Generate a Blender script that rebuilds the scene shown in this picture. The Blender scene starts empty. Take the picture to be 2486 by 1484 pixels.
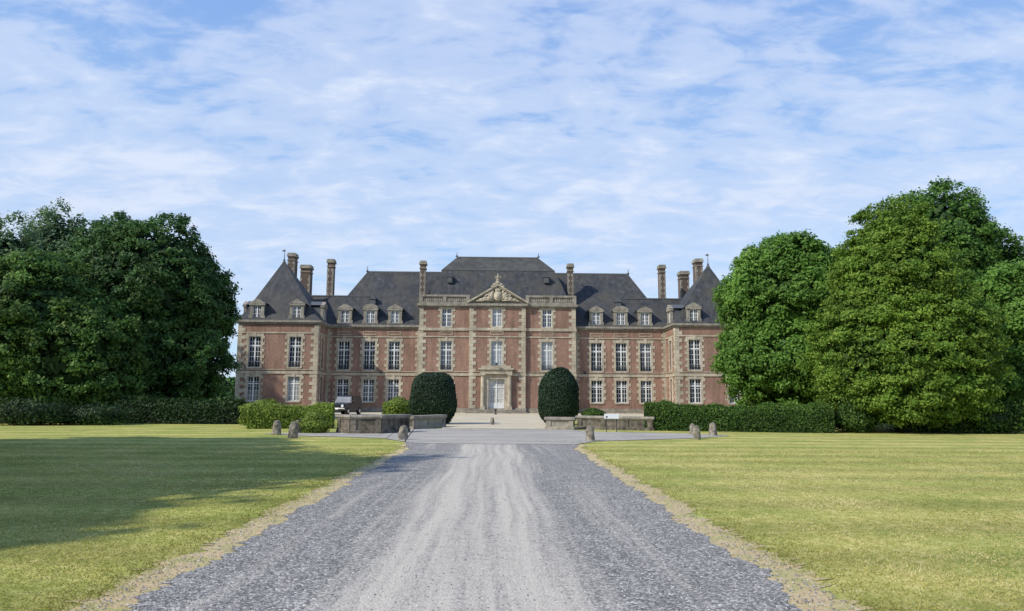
import bpy, bmesh, math, random
import numpy as np
from mathutils import Vector, Matrix
random.seed(7); rng=np.random.default_rng(11)
S=bpy.context.scene; C=S.collection
R=math.radians
# ------------------------------------------------------------ camera
FP=1795.0; CX,CY=1243.0,742.0; EYE=1.6
cam=bpy.data.cameras.new('camera'); co=bpy.data.objects.new('camera',cam); C.objects.link(co)
cam.sensor_width=36; cam.lens=26.0; cam.clip_start=.05; cam.clip_end=3000
CM=Matrix.Translation((0,0,EYE))@Matrix.Rotation(R(97.2),4,'X')@Matrix.Rotation(R(.3),4,'Z')
co.matrix_world=CM; S.camera=co
R3=CM.to_3x3()
def ray(u,v): return R3@Vector(((u-CX)/FP,(CY-v)/FP,-1))
def gp(u,v,z=0.0):
    d=ray(u,v); t=(z-EYE)/d.z; return Vector((d.x*t,d.y*t,z))
def at(u,v,Y):
    d=ray(u,v); t=Y/d.y; return Vector((d.x*t,Y,EYE+d.z*t))
# ------------------------------------------------------------ tagging
def tag(o,label=None,cat=None,group=None,kind=None):
    if label: o['label']=label
    if cat: o['category']=cat
    if group: o['group']=group
    if kind: o['kind']=kind
    return o
def empty(name,loc=(0,0,0),rz=0):
    o=bpy.data.objects.new(name,None); C.objects.link(o); o.location=loc; o.rotation_euler=(0,0,rz); return o
class MB:
    def __init__(s): s.v=[]; s.f=[]
    def quad(s,*p):
        n=len(s.v); s.v+= [tuple(q) for q in p]; s.f.append(tuple(range(n,n+len(p))))
    def box(s,x0,x1,y0,y1,z0,z1,P=None):
        n=len(s.v)
        pts=[(x,y,z) for z in(z0,z1) for y in(y0,y1) for x in(x0,x1)]
        if P: pts=[P(*p) for p in pts]
        s.v+=pts
        for f in((0,2,3,1),(4,5,7,6),(0,1,5,4),(2,6,7,3),(0,4,6,2),(1,3,7,5)): s.f.append(tuple(n+i for i in f))
    def rings(s,rs,cap=True):
        n=len(s.v); k=len(rs[0])
        for r in rs: s.v+=[tuple(p) for p in r]
        for i in range(len(rs)-1):
            for j in range(k):
                a=n+i*k+j; b=n+i*k+(j+1)%k; s.f.append((a,b,b+k,a+k))
        if cap:
            s.f.append(tuple(n+k-1-j for j in range(k))); s.f.append(tuple(n+(len(rs)-1)*k+j for j in range(k)))
    def lathe(s,c,prof,k=12,P=None,sx=1,sy=1):
        rs=[]
        for r,z in prof:
            ring=[(c[0]+r*sx*math.cos(2*math.pi*j/k),c[1]+r*sy*math.sin(2*math.pi*j/k),c[2]+z) for j in range(k)]
            rs.append([P(*p) for p in ring] if P else ring)
        s.rings(rs)
    def tube(s,pts,rad,k=8):
        rs=[]
        for i,p in enumerate(pts):
            p=Vector(p); a=Vector(pts[max(0,i-1)]); b=Vector(pts[min(len(pts)-1,i+1)])
            d=(b-a).normalized(); u=d.cross(Vector((.3,.9,.1))).normalized(); w=d.cross(u)
            rs.append([p+(u*math.cos(2*math.pi*j/k)+w*math.sin(2*math.pi*j/k))*rad[i] for j in range(k)])
        s.rings(rs)
    def blob(s,c,r,k=10,m=6,P=None):
        rs=[]
        for i in range(m+1):
            t=-math.pi/2+math.pi*(i+.02)/(m+.04)
            ring=[(c[0]+r[0]*math.cos(t)*math.cos(2*math.pi*j/k),c[1]+r[1]*math.cos(t)*math.sin(2*math.pi*j/k),c[2]+r[2]*math.sin(t)) for j in range(k)]
            rs.append([P(*p) for p in ring] if P else ring)
        s.rings(rs)
    def build(s,name,mat,parent=None,smooth=False,bevel=0):
        me=bpy.data.meshes.new(name); me.from_pydata(s.v,[],s.f); me.materials.append(mat)
        bm=bmesh.new(); bm.from_mesh(me); bmesh.ops.recalc_face_normals(bm,faces=bm.faces); bm.to_mesh(me); bm.free()
        if smooth: me.polygons.foreach_set('use_smooth',[True]*len(me.polygons))
        o=bpy.data.objects.new(name,me); C.objects.link(o)
        if parent: o.parent=parent
        if bevel:
            b=o.modifiers.new('bevel','BEVEL'); b.width=bevel; b.segments=2
        return o
# ------------------------------------------------------------ materials
class NT:
    def __init__(s,name):
        s.m=bpy.data.materials.new(name); s.m.use_nodes=True; s.t=s.m.node_tree; s.b=s.t.nodes['Principled BSDF']; s.out=s.t.nodes['Material Output']
        s.b.inputs['Specular IOR Level'].default_value=.3
    def n(s,t,**k):
        o=s.t.nodes.new(t)
        for a,b in k.items(): setattr(o,a,b)
        return o
    def l(s,a,b): s.t.links.new(a,b)
    def val(s,inp,x):
        if hasattr(x,'links'): s.l(x,inp)
        else: inp.default_value=x
    def math(s,op,a,b=0,c=0):
        o=s.n('ShaderNodeMath',operation=op); s.val(o.inputs[0],a); s.val(o.inputs[1],b); s.val(o.inputs[2],c); return o.outputs[0]
    def coord(s,scale=(1,1,1),kind='Object'):
        t=s.n('ShaderNodeTexCoord'); m=s.n('ShaderNodeMapping'); m.inputs['Scale'].default_value=scale; s.l(t.outputs[kind],m.inputs[0]); return m.outputs[0]
    def noise(s,vec,scale,detail=4,rough=.55,dist=0):
        o=s.n('ShaderNodeTexNoise'); o.inputs['Scale'].default_value=scale; o.inputs['Detail'].default_value=detail; o.inputs['Roughness'].default_value=rough; o.inputs['Distortion'].default_value=dist
        if vec: s.l(vec,o.inputs['Vector'])
        return o.outputs['Fac']
    def ramp(s,f,stops,smooth=False):
        o=s.n('ShaderNodeValToRGB'); e=o.color_ramp.elements
        if smooth: o.color_ramp.interpolation='EASE'
        while len(e)<len(stops): e.new(.5)
        for i,(p,c) in enumerate(stops): e[i].position=p; e[i].color=(c if len(c)==4 else (*c,1)) if isinstance(c,tuple) else (c,c,c,1)
        s.l(f,o.inputs[0]); return o.outputs[0]
    def mix(s,f,a,b,mode='MIX'):
        o=s.n('ShaderNodeMix',data_type='RGBA',blend_type=mode)
        s.val(o.inputs[0],f); 
        for i,x in((6,a),(7,b)):
            if isinstance(x,tuple): o.inputs[i].default_value=(*x[:3],1)
            else: s.l(x,o.inputs[i])
        return o.outputs[2]
    def bump(s,h,st=.3,d=.02):
        o=s.n('ShaderNodeBump'); o.inputs['Strength'].default_value=st; o.inputs['Distance'].default_value=d; s.l(h,o.inputs['Height']); s.l(o.outputs[0],s.b.inputs['Normal'])
    def col(s,c,rough=.8):
        s.val(s.b.inputs['Base Color'],c if not isinstance(c,tuple) else (*c,1)); s.b.inputs['Roughness'].default_value=rough
def simple(name,c1,c2,scale=3,rough=.8,stretch=(1,1,1),bump=.2,big=.25,bigc=.55,streak=0):
    m=NT(name); v=m.coord(stretch); f=m.noise(v,scale,6,.65)
    c=m.ramp(f,[(.3,c1),(.7,c2)])
    g=m.noise(m.coord(),big,4,.6); gc=m.ramp(g,[(.35,bigc),(.65,1.0)])
    c=m.mix(1.0,c,gc,'MULTIPLY')
    if streak:
        s_=m.noise(m.coord((1,1,.12)),2.5,5,.65); c=m.mix(1.0,c,m.ramp(s_,[(.35,1-streak),(.6,1.0)]),'MULTIPLY')
    m.col(c,rough)
    if bump: m.bump(f,bump)
    return m.m
M={}
M['brick']=simple('brick',(.24,.142,.106),(.39,.25,.188),4,.9,(1,1,1.6),.2,.45,.70,.26)
M['stone']=simple('pale_stone',(.38,.33,.245),(.60,.54,.42),2.5,.85,(1,1,1),.2,.5,.72,.24)
M['greystone']=simple('grey_weathered_stone',(.20,.185,.155),(.43,.395,.325),3,.9,(1,1,1),.4,.8,.68,.25)
M['oldstone']=simple('weathered_stone',(.075,.065,.052),(.27,.24,.19),5,.95,(1,1,1),.7,1.4,.45,.4)
M['plinth']=simple('plinth_stone',(.2,.18,.15),(.42,.38,.31),2,.9,(1,1,1),.2,.5,.7,.2)
def slate():
    m=NT('slate'); a=m.noise(m.coord((1,1,.13)),2.2,6,.7); b=m.noise(m.coord(),.35,5,.65)
    c=m.ramp(a,[(.3,(.022,.024,.028)),(.55,(.050,.053,.058)),(.75,(.110,.113,.118))])
    moss=m.ramp(b,[(.44,(0,0,0)),(.66,(.7,.7,.7))])
    c=m.mix(moss,c,(.085,.080,.062))
    w=m.n('ShaderNodeTexWave',wave_type='BANDS',bands_direction='Z'); w.inputs['Scale'].default_value=3.2; w.inputs['Distortion'].default_value=.4; m.l(m.coord(),w.inputs[0])
    c=m.mix(.15,c,w.outputs['Color'],'MULTIPLY')
    m.col(c,.7); m.bump(w.outputs['Fac'],.3,.02); return m.m
M['slate']=slate()
def flat(name,c,rough=.5,metal=0,spec=.5):
    m=NT(name); f=m.noise(m.coord(),8,3); cc=m.mix(f,tuple(x*.85 for x in c),tuple(min(1,x*1.1) for x in c)); m.col(cc,rough); m.b.inputs['Metallic'].default_value=metal; m.b.inputs['Specular IOR Level'].default_value=spec; return m.m
M['white']=flat('white_paint',(.68,.70,.70),.5)
M['lead']=flat('lead_sheet',(.09,.095,.10),.55)
M['iron']=flat('dark_iron',(.03,.032,.035),.5)
def glass(name,c,r=.06,sp=.8):
    m=NT(name); f=m.noise(m.coord((1,1,.6)),.9,3); cc=m.ramp(f,[(.35,tuple(x*.55 for x in c)),(.7,c)]); m.col(cc,r); m.b.inputs['Specular IOR Level'].default_value=sp
    m.bump(m.noise(m.coord(),1.1,2),.15,.02); return m.m
M['glass']=glass('window_glass',(.045,.052,.06))
M['glass2']=glass('curtain_reflection_glass',(.34,.36,.37))  # pale base colour: curtains, and the pale reflection painted into the central panes
M['glass3']=glass('door_glass',(.62,.62,.58),.3,.4)
def foliage(name,dark,mid,light,tr=.25,big=(.65,1.15)):
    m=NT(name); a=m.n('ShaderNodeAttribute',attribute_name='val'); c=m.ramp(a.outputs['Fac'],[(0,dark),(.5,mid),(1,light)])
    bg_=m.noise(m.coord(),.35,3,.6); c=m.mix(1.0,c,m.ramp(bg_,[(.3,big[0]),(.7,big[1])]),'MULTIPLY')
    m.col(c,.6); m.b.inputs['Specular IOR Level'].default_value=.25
    t=m.n('ShaderNodeBsdfTranslucent'); m.l(c,t.inputs[0]); x=m.n('ShaderNodeMixShader'); x.inputs[0].default_value=tr
    m.l(m.b.outputs[0],x.inputs[1]); m.l(t.outputs[0],x.inputs[2]); m.l(x.outputs[0],m.out.inputs[0]); return m.m
M['leafL']=foliage('deep_green_leaves',(.020,.048,.017),(.052,.122,.034),(.12,.23,.055),.35)
M['leafE']=foliage('edge_tree_leaves',(.020,.050,.014),(.062,.140,.030),(.17,.28,.055),.35,(.45,1.3))
M['leafB']=foliage('blue_green_leaves',(.055,.11,.055),(.125,.215,.10),(.23,.34,.15),.4)
M['leafR']=foliage('mid_green_leaves',(.042,.100,.016),(.105,.225,.034),(.21,.37,.07),.4)
M['leafY']=foliage('yellow_green_leaves',(.050,.105,.014),(.135,.245,.030),(.27,.385,.060),.42)
M['leafD']=foliage('dark_leaves',(.028,.068,.014),(.072,.165,.029),(.14,.27,.048),.35)
M['yew']=foliage('yew_needles',(.007,.016,.009),(.016,.040,.018),(.036,.072,.031),.1)
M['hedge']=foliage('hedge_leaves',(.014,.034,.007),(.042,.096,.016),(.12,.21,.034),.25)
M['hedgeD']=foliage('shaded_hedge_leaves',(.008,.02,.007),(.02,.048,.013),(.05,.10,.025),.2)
M['shrub']=foliage('shrub_leaves',(.06,.105,.018),(.17,.255,.04),(.34,.43,.08),.35)
M['grass']=foliage('grass_blades',(.22,.235,.048),(.45,.425,.130),(.76,.65,.35),.35,(.88,1.1))
M['bark']=simple('bark',(.04,.03,.022),(.12,.09,.065),6,.95,(1,1,.3),.6)
# ------------------------------------------------------------ leaf meshes (each leaf a small quad)
def unit(a): return a/np.maximum(np.linalg.norm(a,axis=1,keepdims=True),1e-9)
def quadmesh(name,Q,val,mat,parent=None):
    n=len(Q); me=bpy.data.meshes.new(name); me.vertices.add(4*n); me.vertices.foreach_set('co',Q.astype(np.float32).ravel())
    me.loops.add(4*n); me.loops.foreach_set('vertex_index',np.arange(4*n,dtype=np.int32))
    me.polygons.add(n); me.polygons.foreach_set('loop_start',np.arange(0,4*n,4,dtype=np.int32))
    try: me.polygons.foreach_set('loop_total',np.full(n,4,dtype=np.int32))
    except Exception: pass
    at_=me.attributes.new('val','FLOAT','POINT'); at_.data.foreach_set('value',np.repeat(val,4).astype(np.float32))
    me.materials.append(mat); me.update(calc_edges=True)
    o=bpy.data.objects.new(name,me); C.objects.link(o)
    if parent: o.parent=parent
    return o
def leaves(P,N,size,asp=.55):
    N=unit(N); T=unit(np.cross(N,rng.normal(size=P.shape))); B=np.cross(N,T); s=size[:,None]
    return np.stack([P+T*s,P+B*s*asp,P-T*s,P-B*s*asp],1)
def qsphere(c,r,k=7,lump=0.0,zmin=.05):
    out=[]; g=np.linspace(-1,1,k+1); ph=rng.uniform(0,6,6)
    for ax in range(3):
        for sg in(-1,1):
            for i in range(k):
                for j in range(k):
                    q=[]
                    for a,b in((0,0),(1,0),(1,1),(0,1)):
                        p=np.zeros(3); p[ax]=sg; p[(ax+1)%3]=math.tan(g[i+a]*math.pi/4); p[(ax+2)%3]=math.tan(g[j+b]*math.pi/4); p/=np.linalg.norm(p)
                        f=1+lump*(math.sin(4*p[0]+ph[0])+math.sin(5*p[1]+ph[1])+math.sin(6*p[2]+ph[2]))/3
                        w=np.array(c)+p*np.array(r)*f; w[2]=max(w[2],zmin); q.append(w)
                    out.append(q)
    return np.array(out)
def crown(name,E,n,mat,parent,leaf=.13,clump=.6,spread=.2,droop=0.0,core=.5,zmin=.25,inner=.22,zs=.75):
    E=np.array(E,float); E[:,3:]-=clump*.55; area=E[:,3]*E[:,5]; area/=area.sum()
    ncl=int(n/75); idx=rng.choice(len(E),ncl*3,p=area); d=unit(rng.normal(size=(ncl*3,3)))
    lump=1+.05*np.sin(7*d[:,0]+idx)+.05*np.sin(8*d[:,2]+2*idx)+.04*np.sin(9*d[:,1])
    fr=(1-spread*rng.random(ncl*3)**1.5)*lump; c=E[idx,:3]+d*E[idx,3:]*fr[:,None]
    keep=c[:,2]>zmin+.2
    for k in range(len(E)):
        q=np.linalg.norm((c-E[k,:3])/E[k,3:],axis=1); keep&=~((q<.78)&(idx!=k))
    c=c[keep][:ncl]; d0=d[keep][:ncl]; ncl=len(c)
    rc=clump*rng.uniform(.35,1.2,ncl); cb=rng.uniform(0,1,ncl)
    pw=rc**2; pw/=pw.sum(); li=rng.choice(ncl,n,p=pw); dd=unit(rng.normal(size=(n,3))+d0[li]*.7+np.array([0,0,.25]))
    rr=rc[li]*rng.uniform(.3,1.12,n)
    P=c[li]+dd*rr[:,None]*np.array([1.1,1.1,zs])+rng.normal(size=(n,3))*leaf*.8
    if droop: P[:,2]-=droop*(rr**2)
    Nn=unit(dd+d0[li]*.4+rng.normal(size=(n,3))*.65+np.array([0,0,.3]))
    ok=P[:,2]>zmin*.3; P,Nn,li,rr=P[ok],Nn[ok],li[ok],rr[ok]; n=len(P)
    sz=leaf*rng.uniform(.5,1.3,n)
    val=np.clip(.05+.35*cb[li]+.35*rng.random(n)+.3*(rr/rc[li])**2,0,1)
    Q=[leaves(P,Nn,sz)]; V=[val]
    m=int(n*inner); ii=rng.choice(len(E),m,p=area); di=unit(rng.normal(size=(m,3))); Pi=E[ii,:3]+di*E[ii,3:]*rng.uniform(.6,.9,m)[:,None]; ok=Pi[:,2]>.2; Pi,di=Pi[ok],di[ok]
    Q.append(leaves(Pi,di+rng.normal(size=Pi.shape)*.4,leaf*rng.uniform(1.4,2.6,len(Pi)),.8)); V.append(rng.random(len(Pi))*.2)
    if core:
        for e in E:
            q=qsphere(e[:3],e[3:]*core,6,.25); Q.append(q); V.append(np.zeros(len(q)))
    return quadmesh(name,np.concatenate(Q),np.concatenate(V),mat,parent)
def trunk(root,h,r,E,mat=None,lean=0):
    b=MB(); pts=[(0,0,-.1),(0,0,.3),(.1*lean,0.05,h*.3),(.2*lean,-.05,h*.6),(.25*lean,0,h*.85)]
    b.tube(pts,[r*1.5,r*1.1,r*.9,r*.55,r*.18],10)
    for e in E:
        for k in range(3):
            a=random.uniform(0,6.28); z0=h*random.uniform(.2,.5)
            t=(e[0]+e[3]*.65*math.cos(a),e[1]+e[4]*.65*math.sin(a),max(z0+.5,e[2]+e[5]*random.uniform(-.1,.4)))
            mid=((t[0])*.45,(t[1])*.45,z0+(t[2]-z0)*.65)
            b.tube([(0,0,z0),mid,t],[r*.4,r*.25,r*.06],6)
    return b.build('trunk',mat or M['bark'],root,True)
def tree(name,label,u,Y,E,n,mat,h,cat='tree',group=None,x=None,**k):
    X=at(u,950,Y).x if x is None else x
    t=empty(name,(X,Y,0)); tag(t,label,cat,group)
    crown('crown',E,n,mat,t,**k); trunk(t,h,.35,E)
    return t
GL,GR='trees left of the drive','trees right of the drive'
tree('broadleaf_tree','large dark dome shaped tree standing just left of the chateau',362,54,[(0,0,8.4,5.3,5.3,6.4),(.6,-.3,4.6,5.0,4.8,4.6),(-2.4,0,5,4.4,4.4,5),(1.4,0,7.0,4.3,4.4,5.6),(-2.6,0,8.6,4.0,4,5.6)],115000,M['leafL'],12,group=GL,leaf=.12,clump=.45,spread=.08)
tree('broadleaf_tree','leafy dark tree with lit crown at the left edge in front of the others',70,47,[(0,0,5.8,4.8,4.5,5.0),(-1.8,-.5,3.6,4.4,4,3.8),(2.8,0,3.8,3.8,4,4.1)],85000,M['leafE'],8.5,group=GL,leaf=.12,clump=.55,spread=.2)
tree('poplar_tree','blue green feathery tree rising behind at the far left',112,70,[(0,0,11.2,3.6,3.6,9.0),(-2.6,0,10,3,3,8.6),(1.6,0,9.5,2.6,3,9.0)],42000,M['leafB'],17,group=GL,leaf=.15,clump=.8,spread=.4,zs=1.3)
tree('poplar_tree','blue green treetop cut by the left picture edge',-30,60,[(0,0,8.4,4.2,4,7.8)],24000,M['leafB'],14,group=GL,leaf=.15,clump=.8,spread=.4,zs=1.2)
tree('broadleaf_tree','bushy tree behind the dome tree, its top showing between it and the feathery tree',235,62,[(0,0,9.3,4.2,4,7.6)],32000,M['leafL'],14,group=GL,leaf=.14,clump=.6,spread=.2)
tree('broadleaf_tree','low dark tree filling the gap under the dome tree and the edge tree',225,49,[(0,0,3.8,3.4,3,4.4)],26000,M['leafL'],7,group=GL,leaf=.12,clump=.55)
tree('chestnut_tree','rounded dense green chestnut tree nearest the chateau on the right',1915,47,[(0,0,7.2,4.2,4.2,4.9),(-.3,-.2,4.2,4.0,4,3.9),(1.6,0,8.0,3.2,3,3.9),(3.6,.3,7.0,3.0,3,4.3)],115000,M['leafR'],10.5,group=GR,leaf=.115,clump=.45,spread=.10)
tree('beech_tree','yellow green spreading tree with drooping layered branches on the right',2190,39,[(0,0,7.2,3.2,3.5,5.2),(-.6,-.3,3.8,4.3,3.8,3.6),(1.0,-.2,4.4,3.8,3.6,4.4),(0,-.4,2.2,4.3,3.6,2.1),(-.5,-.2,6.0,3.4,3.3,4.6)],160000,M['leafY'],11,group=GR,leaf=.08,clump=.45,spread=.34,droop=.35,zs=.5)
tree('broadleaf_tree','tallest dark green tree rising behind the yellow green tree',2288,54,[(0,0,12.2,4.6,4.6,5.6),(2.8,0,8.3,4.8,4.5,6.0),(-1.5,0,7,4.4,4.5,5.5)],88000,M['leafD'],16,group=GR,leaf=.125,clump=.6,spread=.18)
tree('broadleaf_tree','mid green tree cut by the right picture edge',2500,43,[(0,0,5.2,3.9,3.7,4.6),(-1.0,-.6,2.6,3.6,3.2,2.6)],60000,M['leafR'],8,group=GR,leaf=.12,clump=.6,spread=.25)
tree('broadleaf_tree','shaded low tree between the chestnut and the yellow green tree',2050,45,[(0,0,3.6,3.0,2.6,4.0)],22000,M['leafD'],7,group=GR,clump=.6)
GO='roadside trees outside the view'
for x,y,E,n,lb in((-19.4,1.8,[(0,0,8.6,4.2,4.4,5.0),(-1,3.5,8,3.8,3.6,4.4)],10000,'nearest the camera'),(-19.4,10.2,[(0,0,8.8,5.6,5.4,5.6),(-1.0,-3.2,8,4.4,4.4,4.6)],12000,'the middle one'),(-23.5,18.5,[(0,0,8,6.2,6.0,5.8)],12000,'the farthest one')):
    tree('broadleaf_tree','roadside tree beyond the left picture edge, '+lb,0,y,E,n,M['leafR'],12,group=GO,x=x,leaf=.3,clump=1.1,spread=.6,core=.4)
# ------------------------------------------------------------ shrubs, hedges
def bush(name,label,cat,c,r,n,mat,size=.08,p=2.5,lump=.05,group=None,jit=.06,egg=0):
    d=unit(rng.normal(size=(n,3))); f=(np.abs(d)**p).sum(1)**(-1/p); ph=rng.uniform(0,6,6)
    l=1+lump*(np.sin(5*d[:,0]+ph[0])+np.sin(6*d[:,1]+ph[1])+np.sin(7*d[:,2]+ph[2]))/2
    f=f*l*rng.uniform(1-jit*1.8,1+jit,n); P=d*f[:,None]*np.array(r)
    t=np.clip(P[:,2]/r[2],-1,1); s=1-egg*np.clip(t,-.2,1); P[:,0]*=s; P[:,1]*=s
    P[:,2]+=r[2]*.97; ok=P[:,2]>0.0; P=P[ok]; dd=d[ok]
    Q=leaves(P,unit(dd+rng.normal(size=P.shape)*.5),size*rng.uniform(.6,1.3,len(P)))
    q=qsphere((0,0,r[2]*.92),np.array(r)*.84,8,0,zmin=.02)
    v=np.clip(.1+rng.random(len(P))*.9,0,1)
    o=quadmesh(name,np.concatenate([Q,q]),np.concatenate([v,np.zeros(len(q))]),mat); o.location=c
    return tag(o,label,cat,group)
GY='clipped yews flanking the entrance path'
g=at(1050,1030,47); bush('yew_topiary','dark clipped rounded yew left of the entrance path','topiary yew',(g.x,47,0),(1.38,1.36,1.60),52000,M['yew'],.055,2.6,.05,GY,.06,.04)
g=at(1357,1030,47); bush('yew_topiary','dark clipped taller yew right of the entrance path','topiary yew',(g.x,47,0),(1.20,1.2,1.76),52000,M['yew'],.055,2.5,.05,GY,.06,.08)
g=at(966,1010,52); bush('round_shrub','light green rounded shrub just left of the left yew','shrub',(g.x,52,0),(.95,.9,.80),9000,M['shrub'],.08,2.2,.15,None,.15)
g=at(1440,1010,60); bush('round_shrub','small low shrub right of the right yew','shrub',(g.x,60,0),(.85,.8,.42),5000,M['hedge'],.07,2.2,.1,None,.12)
g=gp(765,1052); bush('box_shrub','small leafy shrub at the left end of the stone parapet','shrub',(g.x-.1,g.y+.2,0),(.7,.55,.40),9000,M['shrub'],.045,2.2,.3,None,.25)
g=gp(628,1040); bush('leafy_shrub','bright bushy shrub rising above the left hedge','shrub',(g.x,g.y+.7,0),(1.05,.8,.70),12000,M['shrub'],.06,2.4,.25,None,.2)
for i,(u,v,rx,rz,lb) in enumerate([(2095,1052,1.1,.8,'low bush at the right end of the long hedge'),(2290,1052,1.6,.75,'low bush beneath the yellow green tree'),(2440,1054,1.5,.8,'low bush at the right picture edge'),(40,1034,1.9,.7,'low dark undergrowth at the left picture edge'),(190,1033,2.1,.55,'low dark undergrowth beneath the lit edge tree')]):
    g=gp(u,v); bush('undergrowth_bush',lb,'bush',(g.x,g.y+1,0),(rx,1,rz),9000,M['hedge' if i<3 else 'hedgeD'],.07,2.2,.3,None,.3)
def hedge(label,pts,h,w,mat,n,size=.07,rag=.08,group=None):
    pts=[Vector((p[0],p[1],0)) for p in pts]; L=[0]
    for a,b in zip(pts,pts[1:]): L.append(L[-1]+(b-a).length)
    def pos(s):
        for i in range(len(pts)-1):
            if s<=L[i+1] or i==len(pts)-2:
                d=(pts[i+1]-pts[i]).normalized(); return pts[i]+d*(s-L[i]),Vector((-d.y,d.x,0))
    org=pts[0].copy(); T=L[-1]; ph=[random.uniform(0,6) for _ in range(4)]
    def hh(s): return h*(1+.07*math.sin(s*.8+ph[0])+.045*math.sin(s*2.3+ph[1])+.03*math.sin(s*5+ph[2]))
    P=[];N=[]
    for i in range(n):
        s=random.uniform(-.05,T+.05); p,nn=pos(max(0,min(T,s))); H=hh(s); k=random.random(); per=2*H+w; q=k*per; j=random.gauss(0,rag*.6)
        if q<H: off=-w/2-j; z=q; no=-nn
        elif q<H+w: off=-w/2+(q-H); z=H+j; no=Vector((0,0,1))
        else: off=w/2+j; z=q-H-w; no=nn
        if random.random()<.05:
            no=Vector((1,0,0)) ; s=random.choice((0,T)); p,_=pos(s); off=random.uniform(-w/2,w/2); z=random.uniform(0,H)
        e=1-.2*max(0,(z/H-.7)/.3)**2
        x=p+nn*off*e-org; P.append((x.x,x.y,max(.01,z))); N.append(tuple(no))
    P=np.array(P);N=np.array(N); Q=leaves(P,unit(N+rng.normal(size=P.shape)*.6),size*rng.uniform(.6,1.4,n))
    core=[]; m=max(2,int(T/.6))
    for i in range(m):
        s0,s1=T*i/m,T*(i+1)/m; a,na=pos(s0); b,nb=pos(s1); a=a-org; b=b-org; H0,H1=hh(s0)*.92,hh(s1)*.92; k=w*.40
        V=lambda p,nn,o,z:(p.x+nn.x*o,p.y+nn.y*o,z)
        core+= [[V(a,na,-k,0),V(b,nb,-k,0),V(b,nb,-k,H1),V(a,na,-k,H0)],[V(a,na,k,0),V(b,nb,k,0),V(b,nb,k,H1),V(a,na,k,H0)],[V(a,na,-k,H0),V(b,nb,-k,H1),V(b,nb,k,H1),V(a,na,k,H0)]]
    core=np.array(core)
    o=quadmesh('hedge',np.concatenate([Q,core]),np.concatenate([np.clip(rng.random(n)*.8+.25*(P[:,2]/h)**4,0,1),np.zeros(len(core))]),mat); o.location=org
    return tag(o,label,'hedge',group)
a,c=gp(1560,1046),gp(2040,1054)
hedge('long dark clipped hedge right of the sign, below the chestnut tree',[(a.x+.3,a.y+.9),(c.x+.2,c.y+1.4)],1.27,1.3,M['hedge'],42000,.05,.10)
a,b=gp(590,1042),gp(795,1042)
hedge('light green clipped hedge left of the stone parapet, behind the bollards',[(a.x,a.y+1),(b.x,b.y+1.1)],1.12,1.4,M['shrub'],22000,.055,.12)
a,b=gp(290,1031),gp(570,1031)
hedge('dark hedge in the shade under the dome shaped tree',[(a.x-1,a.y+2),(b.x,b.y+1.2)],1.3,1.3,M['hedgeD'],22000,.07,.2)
nW=26000; xs=rng.uniform(-150,150,nW); ys=rng.uniform(150,165,nW); top=6+1.6*np.sin(xs*.13)+1.2*np.sin(xs*.41+1); zs=top*np.sqrt(rng.random(nW))
Pw=np.stack([xs,ys,zs],1); o=quadmesh('far_woodland',leaves(Pw,np.stack([rng.normal(size=nW),-np.ones(nW),rng.normal(size=nW)+.6],1),rng.uniform(.5,1.1,nW)),rng.random(nW),M['leafL']); tag(o,'distant belt of woodland behind the chateau','woodland',kind='stuff')
# ------------------------------------------------------------ ground
def lawn_mat():
    m=NT('lawn'); v=m.coord()
    f1=m.noise(v,.45,6,.7); f2=m.noise(v,5,7,.75); f3=m.noise(m.coord((1,.35,1)),26,5,.75)
    c=m.ramp(f2,[(.30,(.23,.25,.052)),(.5,(.43,.415,.13)),(.68,(.68,.58,.29))])
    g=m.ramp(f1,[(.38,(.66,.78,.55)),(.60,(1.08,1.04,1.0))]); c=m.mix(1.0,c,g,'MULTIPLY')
    c=m.mix(m.ramp(f3,[(.52,0.0),(.78,.5)]),c,(.70,.60,.34))
    w=m.n('ShaderNodeTexWave',wave_type='BANDS',bands_direction='Y'); w.inputs['Scale'].default_value=.16; w.inputs['Distortion'].default_value=2.8; w.inputs['Detail'].default_value=3; m.l(m.coord((.25,1,1)),w.inputs[0])
    c=m.mix(.26,c,w.outputs['Color'],'MULTIPLY')
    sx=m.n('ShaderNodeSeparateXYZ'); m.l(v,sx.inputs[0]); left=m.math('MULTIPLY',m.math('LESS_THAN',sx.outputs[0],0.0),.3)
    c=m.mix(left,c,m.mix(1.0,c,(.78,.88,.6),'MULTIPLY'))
    m.col(c,.95); m.b.inputs['Specular IOR Level'].default_value=.1; m.bump(f3,.5,.03); return m.m
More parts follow.
